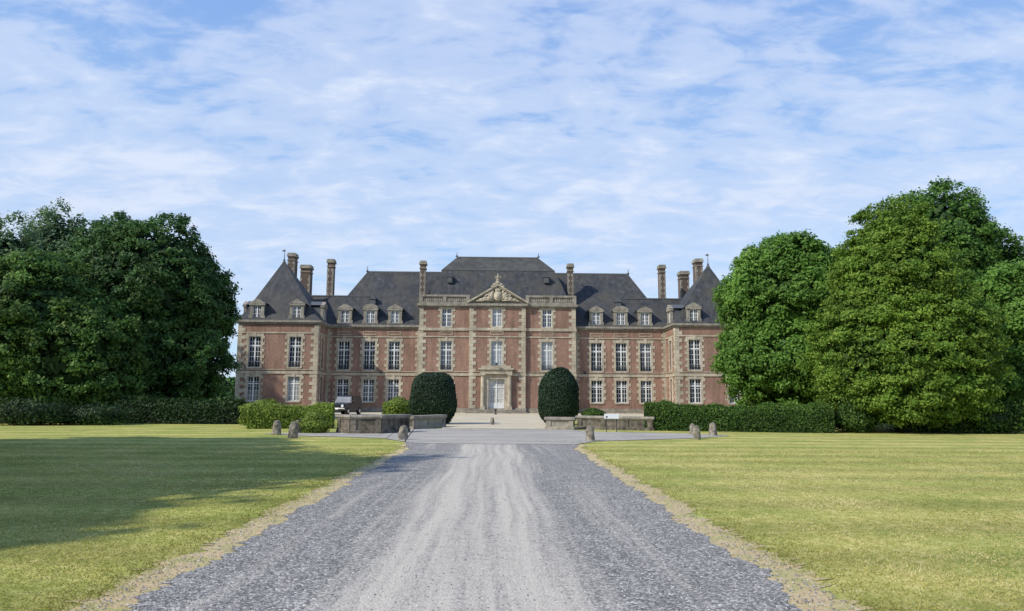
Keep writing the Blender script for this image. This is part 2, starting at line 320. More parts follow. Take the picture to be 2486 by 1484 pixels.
def gravel_mat(name,track=True,tint=(1,.968,.90)):
    m=NT(name); v=m.coord(); vo=m.n('ShaderNodeTexVoronoi'); vo.inputs['Scale'].default_value=46; m.l(v,vo.inputs['Vector'])
    hs=m.n('ShaderNodeSeparateColor'); m.l(vo.outputs['Color'],hs.inputs[0])
    st=m.ramp(hs.outputs[0],[(0,(.10,.10,.103)),(.5,(.225,.225,.23)),(.85,(.34,.34,.342)),(1,(.55,.54,.52))])
    n1=m.noise(v,2.2,6,.7); st=m.mix(1.0,st,m.ramp(n1,[(.3,.78),(.7,1.16)]),'MULTIPLY')
    fine=m.noise(v,60,5,.75); dust=m.ramp(fine,[(.3,(.40,.378,.342)),(.7,(.62,.59,.54))])
    sx=m.n('ShaderNodeSeparateXYZ'); m.l(v,sx.inputs[0])
    if track:
        off=m.math('ADD',m.math('ADD',sx.outputs[0],m.math('MULTIPLY',sx.outputs[1],.018)),.30)
        wob=m.noise(m.coord((.25,.10,1)),1.0,2,.5)
        off=m.math('ADD',off,m.math('MULTIPLY',m.math('SUBTRACT',wob,.5),.9))
        cx=m.n('ShaderNodeCombineXYZ'); m.l(m.math('MULTIPLY',off,3.6),cx.inputs[0]); m.l(m.math('MULTIPLY',sx.outputs[1],.09),cx.inputs[1])
        strk=m.noise(cx.outputs[0],1.5,6,.6)
        d=m.math('ABSOLUTE',off)
        k=m.math('SUBTRACT',1.95,d); k=m.math('MULTIPLY',k,.50)
        rut=m.math('MULTIPLY',m.math('COSINE',m.math('MULTIPLY',off,4.6)),-.21)
        k=m.math('ADD',m.math('ADD',k,rut),m.math('MULTIPLY',m.math('SUBTRACT',strk,.52),2.1))
        k=m.math('ADD',k,m.math('MULTIPLY',m.math('SUBTRACT',m.noise(v,9,6,.8),.5),1.3))
        fac=m.ramp(k,[(.08,0.0),(.98,.93)])
    else:
        fac=m.ramp(m.noise(m.coord((.3,1.2,1)),.8,5,.7),[(.38,.2),(.65,.7)])
    c=m.mix(fac,st,dust); c=m.mix(1.0,c,tint,'MULTIPLY'); m.col(c,.95); m.b.inputs['Specular IOR Level'].default_value=.12
    h=m.math('SUBTRACT',1,vo.outputs['Distance']); m.bump(h,.5,.012); return m.m
M['lawn']=lawn_mat(); M['gravel']=gravel_mat('gravel'); M['gravel2']=gravel_mat('cross_gravel',False)
def verge_mat():
    m=NT('dry_verge'); v=m.coord(); f=m.noise(v,26,6,.8); c=m.ramp(f,[(.3,(.30,.215,.11)),(.5,(.54,.415,.235)),(.72,(.74,.60,.37))])
    g=m.noise(v,3.0,6,.80); c=m.mix(m.ramp(g,[(.47,0.0),(.58,.8)]),c,(.37,.36,.12))
    g2=m.noise(m.coord((1,1,1)),5,6,.8); c=m.mix(m.ramp(g2,[(.58,0.0),(.68,.6)]),c,(.36,.34,.31)); m.col(c,.95); m.bump(f,.6,.03); return m.m
M['verge']=verge_mat()
M['sand']=simple('court_sand',(.46,.395,.28),(.62,.55,.40),6,.95,(1,1,1),.2,.3,.85)
def strip(name,A,B,z,mat,label,amp=(0,0),n=260,seed=0):
    """sheet between the polylines A and B, their edges a little ragged"""
    def res(Pl,k,am,s):
        Pl=np.array([(p[0],p[1]) for p in Pl],float); d=np.r_[0,np.cumsum(np.linalg.norm(np.diff(Pl,axis=0),axis=1))]; t=np.linspace(0,d[-1],k)
        q=np.stack([np.interp(t,d,Pl[:,0]),np.interp(t,d,Pl[:,1])],1)
        if am:
            r=np.random.default_rng(s); w=.35*np.sin(t*1.3+s)+.3*np.sin(t*3.1+2*s)+.25*np.sin(t*7.7+s)+r.normal(0,.32,k); q+=(am*w)[:,None]*np.array([1.0,.2])
        return q
    a,b=res(A,n,amp[0],seed+1),res(B,n,amp[1],seed+2); me=bpy.data.meshes.new(name)
    V=[(p[0],p[1],z) for p in a]+[(p[0],p[1],z) for p in b]; F=[(i,i+1,n+i+1,n+i) for i in range(n-1)]
    me.from_pydata(V,[],F); bm=bmesh.new(); bm.from_mesh(me)
    for f in bm.faces:
        f.normal_update()
        if f.normal.z<0: f.normal_flip()
    bm.to_mesh(me); bm.free(); me.materials.append(mat); o=bpy.data.objects.new(name,me); C.objects.link(o); return tag(o,label,name.replace('_',' '),kind='structure')
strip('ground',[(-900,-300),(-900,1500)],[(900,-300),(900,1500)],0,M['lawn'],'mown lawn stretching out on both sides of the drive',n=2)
dl=lambda y:-2.77-.021*y
dr=lambda y:2.40-.0145*y
vl=lambda y:-3.28-.012*y
vr=lambda y:2.89-.021*y
strip('verge',[(vl(-4),-4),(vl(24),24),(-3.9,27.5)],[(vr(-4),-4),(vr(24),24),(2.6,26.6)],.006,M['verge'],'dry straw coloured verge along both sides of the drive',(.18,.18),520,3)
strip('driveway',[(dl(-4.5),-4.5),(dl(24),24),(-3.9,27.5),(-4.6,34)],[(dr(-4.5),-4.5),(dr(24),24),(2.4,27),(3,34)],.012,M['gravel'],'grey gravel drive with pale wheel tracks leading to the chateau',(.12,.12),520,9)
lo=[gp(*p) for p in((640,1054),(720,1058.5),(930,1065),(1010,1077),(1200,1080),(1395,1080),(1450,1072),(1690,1065),(1770,1059))]
up=[gp(*p) for p in((640,1053.5),(720,1052),(930,1050),(1010,1042),(1200,1042),(1395,1045),(1450,1049),(1650,1053),(1770,1058))]
strip('crossing_road',lo,up,.018,M['gravel2'],'pale gravel road crossing in front of the stone parapets',(.06,.06),300,5)
pl,pr=gp(1092,1041),gp(1322,1043)
strip('forecourt',[(pl.x-.3,pl.y-.8),(-5.0,52),(-8,60),(-34,64),(-36,88)],[(pr.x+.3,pr.y-.8),(2.8,52),(6,60),(30,66),(34,88)],.024,M['sand'],'sandy forecourt in front of the chateau steps',(.05,.05),200,2)
strip('stone_threshold',[(pl.x-.2,pl.y-.5),(pl.x-.2,pl.y+.25)],[(pr.x+.2,pr.y-.5),(pr.x+.2,pr.y+.25)],.03,M['stone'],'pale stone strip across the entrance between the parapets',n=4)
_k=rng.normal(size=(14,2))*np.linspace(.35,2.6,14)[:,None]; _p=rng.uniform(0,6.28,14)
def field(X,Y): return sum(np.sin(_k[i,0]*X+_k[i,1]*Y+_p[i])/(1+.12*i) for i in range(14))/4.2
def blades(n,label):
    Y=4.2*(26/4.2)**rng.random(n); X=rng.uniform(-1,1,n)*(.78*Y+2.5)
    e=rng.normal(0,.14,n)+.13*np.sin(Y*1.3)+.08*np.sin(Y*3.7+1)+.06*np.sin(Y*8.1)
    okl=X<(-3.28-.012*Y)+e+.08; okr=X>(2.89-.021*Y)+e*1.0-.08
    ok=(okl|okr)&(Y<25.5); X,Y=X[ok],Y[ok]; n=len(X)
    edge=np.minimum(np.abs(X-(-3.3-.012*Y)),np.abs(X-(2.92-.021*Y)))
    fl=field(X,Y); f2=field(X*3.1+5,Y*3.1)
    h=(.008+.009*np.clip(f2+.4,0,1.5)+.03*np.exp(-edge/.15)*rng.random(n))*rng.uniform(.6,1.5,n)
    w=.003*(1+Y/9)*rng.uniform(.7,1.4,n); a=rng.uniform(0,6.28,n); t=rng.normal(0,1.2,(n,2))*h[:,None]
    dx,dy=np.cos(a)*w,np.sin(a)*w; z0=np.zeros(n)
    A=np.stack([X-dx,Y-dy,z0],1);B=np.stack([X+dx,Y+dy,z0],1);Cc=np.stack([X+t[:,0]+dx*.2,Y+t[:,1]+dy*.2,h],1);D=np.stack([X+t[:,0]-dx*.2,Y+t[:,1]-dy*.2,h],1)
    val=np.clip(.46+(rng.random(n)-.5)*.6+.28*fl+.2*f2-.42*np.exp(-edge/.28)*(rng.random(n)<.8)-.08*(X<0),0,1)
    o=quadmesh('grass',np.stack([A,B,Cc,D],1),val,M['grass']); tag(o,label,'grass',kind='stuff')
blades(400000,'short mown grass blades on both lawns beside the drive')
n=28000; Y=4.3*(18/4.3)**rng.random(n); X=rng.uniform(0,1,n)*(dr(0)-dl(0)+.8)+dl(0)-.4-.018*Y
keep=(np.abs(X+.3+.018*Y)>1.3)|(rng.random(n)<.2); X,Y=X[keep],Y[keep]; n=len(X); s=rng.uniform(.004,.012,n)
base=np.array([[1,0,0],[0,1,0],[-1,0,0],[0,-1,0],[0,0,.8]]); fc=[(0,1,4),(1,2,4),(2,3,4),(3,0,4)]
ang=rng.uniform(0,6.28,n); ca,sa=np.cos(ang),np.sin(ang); sc=rng.uniform(.6,1.3,(n,3))*s[:,None]
V=[]
for b in base:
    q=b*sc; V.append(np.stack([X+q[:,0]*ca-q[:,1]*sa,Y+q[:,0]*sa+q[:,1]*ca,.0125+np.maximum(q[:,2],0)],1))
Vv=np.stack(V,1)
T=np.stack([np.stack([Vv[:,a],Vv[:,b],Vv[:,c],Vv[:,c]+1e-4],1) for a,b,c in fc],1).reshape(-1,4,3)
def stone_mat():
    m=NT('loose_stone'); a=m.n('ShaderNodeAttribute',attribute_name='val'); m.col(m.ramp(a.outputs['Fac'],[(0,(.11,.11,.11)),(.7,(.27,.265,.26)),(1,(.57,.55,.52))]),.9); return m.m
o=quadmesh('gravel',T,np.repeat(rng.random(n)**1.3,4),stone_mat()); tag(o,'loose grey stones scattered over the gravel drive','gravel',kind='stuff')
# ------------------------------------------------------------ bollards
M['bollard']=simple('bollard_stone',(.12,.105,.085),(.42,.38,.31),7,.95,(1,1,1),.7,2.5,.55)
b=MB(); prof=[(.19,-.05),(.19,.05),(.175,.2),(.17,.36),(.165,.46),(.14,.55),(.09,.61),(.02,.635)]
b.lathe((0,0,0),prof,14); bo=b.build('stone_bollard',M['bollard'],None,True)
dm=bo.modifiers.new('sub','SUBSURF'); dm.levels=1; dm.render_levels=2
tx=bpy.data.textures.new('pitting','CLOUDS'); tx.noise_scale=.18; dp=bo.modifiers.new('pit','DISPLACE'); dp.texture=tx; dp.strength=.06
BL=[(671,1056,1.0,'stone bollard farthest left, in front of the light green hedge'),(711,1064,1.05,'stone bollard standing closest to the camera of the three on the left'),(723,1052,.95,'stone bollard partly behind another one, third from the left'),(978,1068,.9,'broad stone bollard at the tip of the left lawn by the drive'),(1433,1071,.95,'stone bollard at the tip of the right lawn by the drive'),(1682,1055,.82,'small stone bollard behind another one below the long hedge'),(1692,1067,.9,'darker stone bollard in front, middle of the three on the right'),(1731,1058,.95,'stone bollard farthest right at the lawn edge'),(1195,1032,.72,'small pale stone post standing alone in the middle of the sandy forecourt')]
for i,(u,v,s,lb) in enumerate(BL):
    o=bo if i==0 else bo.copy()
    if i: C.objects.link(o)
    p=gp(u,v); o.location=(p.x,p.y,0); o.scale=(s*(1.05 if i!=3 else 1.3),s,s); o.rotation_euler=(random.uniform(-.06,.06),random.uniform(-.07,.07),i*1.3); tag(o,lb,'bollard','old stone bollards')
# ------------------------------------------------------------ parapets
def parapet(label,pts,h,w=.38,cap=.13,piers=True,mat='oldstone',capm='greystone'):
    o0=Vector((pts[0].x,pts[0].y,0)); root=empty('stone_parapet',o0); tag(root,label,'stone wall','stone parapets beside the entrance')
    bw,bc,bb=MB(),MB(),MB()
    for i,(p,q) in enumerate(zip(pts,pts[1:])):
        d=Vector((q.x-p.x,q.y-p.y,0)); L=d.length; d.normalize(); nn=Vector((-d.y,d.x,0)); a=p-o0; a.z=0; e=.001*i
        P=lambda s,t,z,a=a,d=d,nn=nn:tuple(a+d*s+nn*t+Vector((0,0,z)))
        bb.box(-.06,L+.06,-.07,w+.07,-.1,.16+e,P); bw.box(0,L,0,w,.155,h-cap+.005,P)
        bc.box(-.10,L+.10,-.10,w+.10,h-cap,h+e,P); bc.box(-.05,L+.05,-.05,w+.05,h-cap-.06,h-cap+.003,P)
        if piers:
            k=max(1,round(L/1.6))
            for j in range(k+1): s=(L-.26)*j/k; bw.box(s,s+.26,-.05,w+.04,.15,h-cap-.055,P)
    bb.build('footing',M[mat],root,bevel=.02); bw.build('wall',M[mat],root,bevel=.012); bc.build('coping',M[capm],root,bevel=.025)
parapet('long weathered stone parapet left of the entrance with panelled sides',[gp(820,1051),gp(850,1053.5),gp(925,1053.5),gp(992,1049)],.84,.35,.12)
parapet('short pale stone parapet beside the left yew at the entrance',[gp(1002,1043),gp(1080,1037)],.70,.4,.15,True,'greystone','plinth')
parapet('short pale stone parapet beside the right yew at the entrance',[gp(1326,1043),gp(1392,1044)],.66,.45,.15,True,'greystone','plinth')
parapet('dark low stone parapet behind the white sign right of the entrance',[gp(1402,1042),gp(1585,1046)],.72)
p=gp(1485,1050); sg=empty('information_sign',(p.x,p.y,0)); tag(sg,'small white information board on two posts in front of the dark low parapet','sign')
b=MB(); b.box(-.36,.36,-.02,.02,.66,.90); b.build('board',M['white'],sg,bevel=.005)
for sx in(-.25,.25): b=MB(); b.box(sx-.02,sx+.02,.022,.06,-.05,.84); b.build('post',M['iron'],sg)
b=MB(); b.box(-.28,-.2,-.026,-.021,.71,.79); b.build('emblem',M['iron'],sg)
# ------------------------------------------------------------ CHATEAU
PHI=R(1.5); q=at(1205,1000,85); MC=Matrix.Translation((q.x,85,0))@Matrix.Rotation(PHI,4,'Z'); MCi=MC.inverted()
ch=empty('chateau',(q.x,85,0),PHI); tag(ch,'long red brick chateau with pale stone quoins, slate roofs and a sculpted central pediment','chateau')
def loc(u,v,yl):
    o=MCi@Vector((0,0,EYE)); d=MCi.to_3x3()@ray(u,v); t=(yl-o.y)/d.y; return o.x+d.x*t,o.z+d.z*t
def cx(u,yl=0,v=850): return loc(u,v,yl)[0]
def cz(v,yl=0): return loc(1205,v,yl)[1]
GF=(1.2,3.78); FF=(4.8,8.1); AT=(9.72,11.8)
def Pf(y0): return lambda s,d,z:(s,y0+d,z)
def Pr(x0): return lambda s,d,z:(x0-d,s,z)
def Pl(x0): return lambda s,d,z:(x0+d,s,z)
def wallface(b,P,s0,s1,z0,z1,holes):
    ss=sorted({s0,s1}|{h[0] for h in holes}|{h[1] for h in holes}); zs=sorted({z0,z1}|{h[2] for h in holes}|{h[3] for h in holes})
    for a,c in zip(ss,ss[1:]):
        for e,f in zip(zs,zs[1:]):
            m,n=(a+c)/2,(e+f)/2
            if any(h[0]<m<h[1] and h[2]<n<h[3] for h in holes): continue
            b.quad(P(a,0,e),P(c,0,e),P(c,0,f),P(a,0,f))
    for a,c,e,f in holes:
        D=.32
        b.quad(P(a,0,e),P(a,D,e),P(a,D,f),P(a,0,f)); b.quad(P(c,0,e),P(c,D,e),P(c,D,f),P(c,0,f)); b.quad(P(a,0,f),P(c,0,f),P(c,D,f),P(a,D,f)); b.quad(P(a,0,e),P(c,0,e),P(c,D,e),P(a,D,e))
def frame_mesh(b,P,s,w,z0,z1,rows,d0=.17,d1=.24,cols=2,tr=None):
    a,c=s-w/2,s+w/2; fw=.075
    b.box(a,a+fw,d0,d1,z0,z1,P); b.box(c-fw,c,d0,d1,z0,z1,P); b.box(a+fw,c-fw,d0,d1,z0,z0+.09,P); b.box(a+fw,c-fw,d0,d1,z1-.08,z1,P)
    b.box(s-.07,s+.07,d0-.01,d1,z0+.09,z1-.08,P)
    if tr: b.box(a+fw,c-fw,d0-.02,d1-.01,tr-.06,tr+.06,P)
    for sg in(-1,1):
        lo_,hi=(a+fw,s-.07) if sg<0 else (s+.07,c-fw)
        for k in range(1,cols): x=lo_+(hi-lo_)*k/cols; b.box(x-.018,x+.018,d0+.02,d1-.005,z0+.09,z1-.08,P)
        for k in range(1,rows): z=z0+.09+(z1-z0-.17)*k/rows; b.box(lo_,hi,d0+.018,d1-.004,z-.02,z+.02,P)
def quoins(b,P,s,side,z0,z1,short=.2,long_=.42,bh=.36,proud=.045,ov=.02,ph=0):
    n=max(1,round((z1-z0)/bh)); h=(z1-z0)/n
    for i in range(n):
        w=long_ if (i+ph)%2 else short
        a,c=(s-w,s+ov) if side<0 else (s-ov,s+w)
        b.box(a,c,-proud,.012,z0+i*h+.01,z0+(i+1)*h-.01,P)
        b.box(a+.01,c-.01,-proud+.012,.011,z0+i*h-.01,z0+i*h+.01,P)
def window(P,s,w,z0,z1,rows,guard=False,g='glass',sill=True,cols=2,key=True):
    f=MB(); frame_mesh(f,P,s,w,z0,z1,rows,tr=z0+(z1-z0)*.70,cols=cols); o=f.build('window',M['white'],ch)
    b=MB(); b.quad(P(s-w/2,.215,z0),P(s+w/2,.215,z0),P(s+w/2,.215,z1),P(s-w/2,.215,z1)); b.build('pane',M[g],o)
    b=MB(); quoins(b,P,s-w/2,-1,z0-.05,z1+.05); quoins(b,P,s+w/2,1,z0-.05,z1+.05,ph=0)
    b.box(s-w/2-.3,s+w/2+.3,-.05,.01,z1-.02,z1+.3,P)
    if key: b.box(s-.15,s+.15,-.09,.008,z1-.05,z1+.42,P)
    if sill: b.box(s-w/2-.12,s+w/2+.12,-.1,.2,z0-.14,z0+.015,P)
    b.build('surround',M['stone'],o)
    if guard:
        b=MB(); b.box(s-w/2,s+w/2,-.03,0.0,z0+.55,z0+.6,P); b.box(s-w/2,s+w/2,-.03,0.0,z0+.06,z0+.1,P)
        n=13
        for k in range(n): x=s-w/2+.03+(w-.06)*k/(n-1); b.box(x-.016,x+.016,-.028,-.005,z0+.1,z0+.55,P)
        b.build('railing',M['iron'],o)
XL0,XL1=cx(577,-4.5),cx(771,-4.5); XC0,XC1=cx(1018,-1),cx(1397,-1); XB0,XB1=cx(1140,-1.3),cx(1275,-1.3); XR0=cx(1640,-4.5); XR1=XR0+(XL1-XL0)
H=9.8; HT=9.8; HC=12.25
def section(x0,x1,y0,y1,z1,fh,lh=(),rh=(),lw=True,rw=True,name='wall'):
    b=MB(); wallface(b,Pf(y0),x0,x1,0,z1,list(fh))
    if lw: wallface(b,Pl(x0),y0,y1,0,z1,list(lh))
    if rw: wallface(b,Pr(x1),y0,y1,0,z1,list(rh))
    if lw and rw: b.quad((x0,y1,0),(x1,y1,0),(x1,y1,z1),(x0,y1,z1))
    return b.build(name,M['brick'],ch)
def hole(s,w,z): return (s-w/2,s+w/2,z[0],z[1])
GT=(1.25,3.9); FT=(4.85,8.2)
for side,(x0,x1) in((-1,(XL0,XL1)),(1,(XR0,XR1))):
    us=(cx(618,-4.5),cx(716,-4.5)) if side<0 else (cx(1686,-4.5),cx(1686,-4.5)+(cx(716,-4.5)-cx(618,-4.5)))
    fh=[hole(s,1.3,z) for s in us for z in(GT,FT)]; inn=[hole(-2.3,1.0,z) for z in(GT,FT)]
    section(x0,x1,-4.5,8,HT,fh,inn if side>0 else (),inn if side<0 else ())
    P=Pf(-4.5)
    for s in us: window(P,s,1.3,*GT,5,g='glass2' if side<0 and s==us[1] else 'glass'); window(P,s,1.3,*FT,6,True)
    Pi=Pr(x1) if side<0 else Pl(x0)
    for z in(GT,FT): window(Pi,-2.3,1.0,*z,5)
WL=[cx(u,0) for u in(835,897,957)]; WR=[cx(u,0) for u in(1448,1508,1567)]
for xs_,(x0,x1) in((WL,(XL1,XC0)),(WR,(XC1,XR0))):
    section(x0,x1,0,12,H,[hole(s,1.32,z) for s in xs_ for z in(GF,FF)],lw=False,rw=False)
    for i,s in enumerate(xs_):
        window(Pf(0),s,1.32,*GF,5,g='glass2' if random.random()<.2 else 'glass'); window(Pf(0),s,1.32,*FF,6,True)
CW=[cx(1083,-1),cx(1206,-1.3),cx(1328,-1)]
fh=[hole(CW[i],1.3,z) for i in(0,2) for z in(GF,FF)]+[hole(CW[i],1.1,AT) for i in(0,2)]
section(XC0,XC1,-1,12,HC,fh+[(XB0+.3,XB1-.3,.6,11)])
for i in(0,2): window(Pf(-1),CW[i],1.3,*GF,5); window(Pf(-1),CW[i],1.3,*FF,6,True,g='glass2' if i==2 else 'glass'); window(Pf(-1),CW[i],1.1,*AT,4)
DW=1.75
b=MB(); dh=(CW[1]-DW/2,CW[1]+DW/2,.42,3.8)
wallface(b,Pf(-1.3),XB0,XB1,0,HC,[hole(CW[1],1.3,FF),hole(CW[1],1.1,AT),dh])
for x in(XB0,XB1): b.quad((x,-1.3,0),(x,-.999,0),(x,-.999,HC),(x,-1.3,HC))
b.build('wall',M['brick'],ch)
window(Pf(-1.3),CW[1],1.3,*FF,6,g='glass2'); window(Pf(-1.3),CW[1],1.1,*AT,4,g='glass2')
def corner(x,y,sx,z0,z1,yd=1):
    b=MB(); n=round((z1-z0)/.4); h=(z1-z0)/n
    for i in range(n):
        w,e=((.42,.78) if i%2 else (.75,.45)); a,c=(x-.05,x+w) if sx>0 else (x-w,x+.05)
        b.box(a,c,y-.05,y+min(e,yd),z0+i*h+.012,z0+(i+1)*h-.012)
        b.box(a+.015,c-.015,y-.035,y+min(e,yd)-.02,z0+i*h-.012,z0+i*h+.012)
    b.build('corner_quoins',M['stone'],ch)
for x,y,sx,z1,yd in((XL0,-4.5,1,9.5,9),(XL1,-4.5,-1,9.5,9),(XR0,-4.5,1,9.5,9),(XR1,-4.5,-1,9.5,9),(XC0,-1,1,11.9,1.0),(XC1,-1,-1,11.9,1.0),(XB0,-1.3,1,11.9,.29),(XB1,-1.3,-1,11.9,.29)): corner(x,y,sx,.5,z1,yd)
for s,sd_ in((XL1+.02,1),(XC0-.06,-1),(XC1+.06,1),(XR0-.02,-1)):
    b=MB(); quoins(b,Pf(0),s,sd_,.5,9.5,.3,.5); b.build('wing_quoins',M['stone'],ch)
def course(name,z0,z1,pr,mat='stone',skip_c=False):
    k=pr; bs=[]
    for left in(True,False):
        x0,x1=(XL0,XL1) if left else (XR0,XR1); b=MB()
        b.box(x0-k,x1+k,-4.5-k,-4.5+.05,z0,z1)
        for xx,ye in((x0,8 if left else 0),(x1,0 if left else 8)):
            a,c=(x0-k,x0+.05) if xx==x0 else (x1-.05,x1+k); b.box(a,c,-4.452,ye,z0+.001,z1-.001)
        if left: b.box(XL1+.05,XC0-.01,-k,.05,z0,z1)
        else: b.box(XC1+.01,XR0-.05,-k,.05,z0,z1)
        if skip_c: b.build(name,M[mat],ch); b=None
        bs.append(b)
    if not skip_c:
        b=MB(); b.v=bs[0].v+bs[1].v; n=len(bs[0].v); b.f=bs[0].f+[tuple(i+n for i in f) for f in bs[1].f]
        b.box(XC0-k,XC1+k,-1-k,-.95,z0+.003,z1-.003); b.box(XB0-k,XB1+k,-1.3-k,-1.0,z0+.006,z1-.006); b.box(XC0-k,XC0+.05,-.96,0,z0+.004,z1-.004); b.box(XC1-.05,XC1+k,-.96,0,z0+.004,z1-.004)
        b.build(name,M[mat],ch)
course('plinth',-.1,.55,.11,'plinth'); course('string_course',4.16,4.46,.10); course('string_course',4.58,4.66,.075); course('string_course',8.52,8.66,.075)
course('cornice',9.55,9.72,.16,'greystone',skip_c=True); course('cornice',9.72,9.95,.32,'greystone',skip_c=True)
b=MB(); b.box(XC0-.12,XC1+.12,-1.12,-.95,9.28,9.6); b.box(XB0-.11,XB1+.11,-1.41,-1,9.283,9.597); b.build('string_course',M['stone'],ch)
b=MB(); b.box(XC0-.12,XC1+.12,-1.12,11.9,11.95,12.1); b.box(XC0-.32,XC1+.32,-1.32,12.0,12.1,12.36); b.box(XB0-.11,XB1+.11,-1.42,-1,11.953,12.103); b.box(XB0-.32,XB1+.32,-1.62,-1,12.103,12.363); b.build('cornice',M['greystone'],ch)
for s,y in [(s,0) for s in WL+WR]+[(CW[0],-1),(CW[2],-1),(CW[1],-1.3)]: 
    b=MB()
    for a,c,e,f in((-.75,.75,8.8,8.87),(-.75,.75,9.14,9.21),(-.75,-.68,8.87,9.14),(.68,.75,8.87,9.14)): b.box(s+a,s+c,y-.05,y+.01,e,f)
    b.build('frieze_panel',M['stone'],ch)
for si,(x0,x1) in enumerate(((XC0-.1,XB0-.05),(XB1+.05,XC1+.1))):
    b=MB()
    b.box(x0,x1,-1.2,-.85,12.36,12.56); b.box(x0,x1,-1.22,-.83,13.16,13.38)
    for xp in(x0,x1-.4,(x0+x1)/2-.2): b.box(xp,xp+.4,-1.21,-.84,12.56,13.16)
    n=int((x1-x0)/.22)
    for i in range(n):
        x=x0+.2+(x1-x0-.4)*i/(n-1); b.lathe((x,-1.02,12.5),[(.09,0),(.12,.2),(.085,.45),(.095,.71)],6)
    x=XC0-.1 if si==0 else XC1-.2; b.box(x,x+.3,-.85,5,12.36,13.3)
    b.build('balustrade',M['greystone'],ch)
xa,xb=XB0-.2,XB1+.2; xm=(xa+xb)/2; zp=cz(695,-1.5)
b=MB(); b.rings([[(xa,y,12.36),(xb,y,12.36),(xm,y,zp)] for y in(-1.3,1.2)]); b.build('pediment',M['greystone'],ch)
b=MB()
for sx in(-1,1):
    x0=xa-.12 if sx<0 else xb+.12
    for off,th,y in((0,.18,-1.7),(-.2,.14,-1.55)):
        r=[[(x0,yy,12.37+off*.2+(0 if off else 0)),(xm,yy,zp+off+.08),(xm,yy,zp+off+.08+th),(x0,yy,12.37+th)] for yy in(y,-1.29)]; b.rings(r)
b.build('raking_cornice',M['stone'],ch)
b=MB(); zc0=12.5
b.blob((xm,-1.5,zc0+.75),(.5,.22,.62)); b.blob((xm,-1.6,zc0+.75),(.32,.2,.42)); b.blob((xm,-1.5,zc0+1.4),(.38,.2,.22))
for sx in(-1,1):
    for dx,dz,rx,rz in((.75,.75,.28,.5),(1.0,.45,.35,.3),(1.45,.4,.35,.28),(1.9,.28,.4,.2),(1.35,.75,.2,.22),(.6,1.15,.2,.25),(2.25,.16,.28,.12),(.95,1.0,.15,.2)):
        b.blob((xm+sx*dx,-1.45,zc0+dz),(rx,.2,rz),8,5)
    b.tube([(xm+sx*.4,-1.5,zc0+.3),(xm+sx*1.2,-1.6,zc0+.9),(xm+sx*1.7,-1.5,zc0+.7)],[.08,.08,.04],6)
    b.tube([(xm+sx*.5,-1.5,zc0+.2),(xm+sx*1.5,-1.6,zc0+.25),(xm+sx*2.3,-1.5,zc0+.05)],[.08,.07,.04],6)
b.build('carved_relief',M['stone'],ch,True)
b=MB(); zt=zp+.15; b.blob((xm,-1.4,zt+.24),(.30,.25,.28)); b.blob((xm,-1.4,zt+.60),(.19,.18,.28)); b.lathe((xm,-1.4,zt+.76),[(.17,0),(.22,.1),(.14,.22),(.06,.4),(.02,.62)],8)
for sx in(-1,1): b.blob((xm+sx*.38,-1.4,zt+.06),(.22,.18,.17)); b.blob((xm+sx*.62,-1.4,zt-.16),(.17,.16,.14)); b.tube([(xm+sx*.17,-1.4,zt+.72),(xm+sx*.32,-1.4,zt+.82),(xm+sx*.24,-1.4,zt+1.05)],[.05,.05,.02],6)
b.build('crown_finial',M['stone'],ch,True)
P=Pf(-1.3); f=MB(); frame_mesh(f,P,CW[1],DW,.42,3.8,6,cols=2,tr=2.9); f.box(CW[1]-DW/2+.07,CW[1]-.07,.18,.235,.5,1.15,P); f.box(CW[1]+.07,CW[1]+DW/2-.07,.18,.235,.5,1.15,P); do=f.build('door',M['white'],ch)
b=MB(); b.quad(P(CW[1]-DW/2,.215,.42),P(CW[1]+DW/2,.215,.42),P(CW[1]+DW/2,.215,3.8),P(CW[1]-DW/2,.215,3.8)); b.build('pane',M['glass3'],do)
b=MB(); b.blob((CW[1]+.1,-1.16,1.5),(.05,.05,.06),8,4); b.build('handle',M['iron'],do)
po=MB(); x0,x1=cx(1166,-1.7),cx(1244,-1.7); m_=CW[1]
po.box(x0+.1,m_-DW/2-.02,-1.5,-1.29,.4,4.4); po.box(m_+DW/2+.02,x1-.1,-1.5,-1.29,.4,4.4); po.box(m_-DW/2-.02,m_+DW/2+.02,-1.5,-1.29,3.82,4.4)
po.box(x0,x1,-1.80,-1.29,4.38,4.85); po.box(x0-.18,x1+.18,-1.95,-1.28,4.85,5.05); po.box(x0+.15,x1-.15,-1.75,-1.27,5.05,5.3)
o=po.build('portico',M['stone'],ch)
for x in(x0+.3,x1-.3):
    b=MB(); y=-1.6; b.box(x-.27,x+.27,y-.22,y+.08,.42,.75); b.lathe((x,y,.75),[(.24,0),(.25,.1),(.215,.15),(.215,2),(.19,3.3),(.22,3.38),(.25,3.48)],14,sy=.8); b.box(x-.27,x+.27,y-.22,y+.08,4.22,4.39); b.build('column',M['stone'],o,False)
b=MB()
for k in range(3): b.box(m_-3.4+k*.3,m_+3.4-k*.3,-3.6+k*.35,-1.42,(-.05 if k==0 else .14*k-.002),.14*(k+1))
b.build('steps',M['plinth'],ch,bevel=.02)
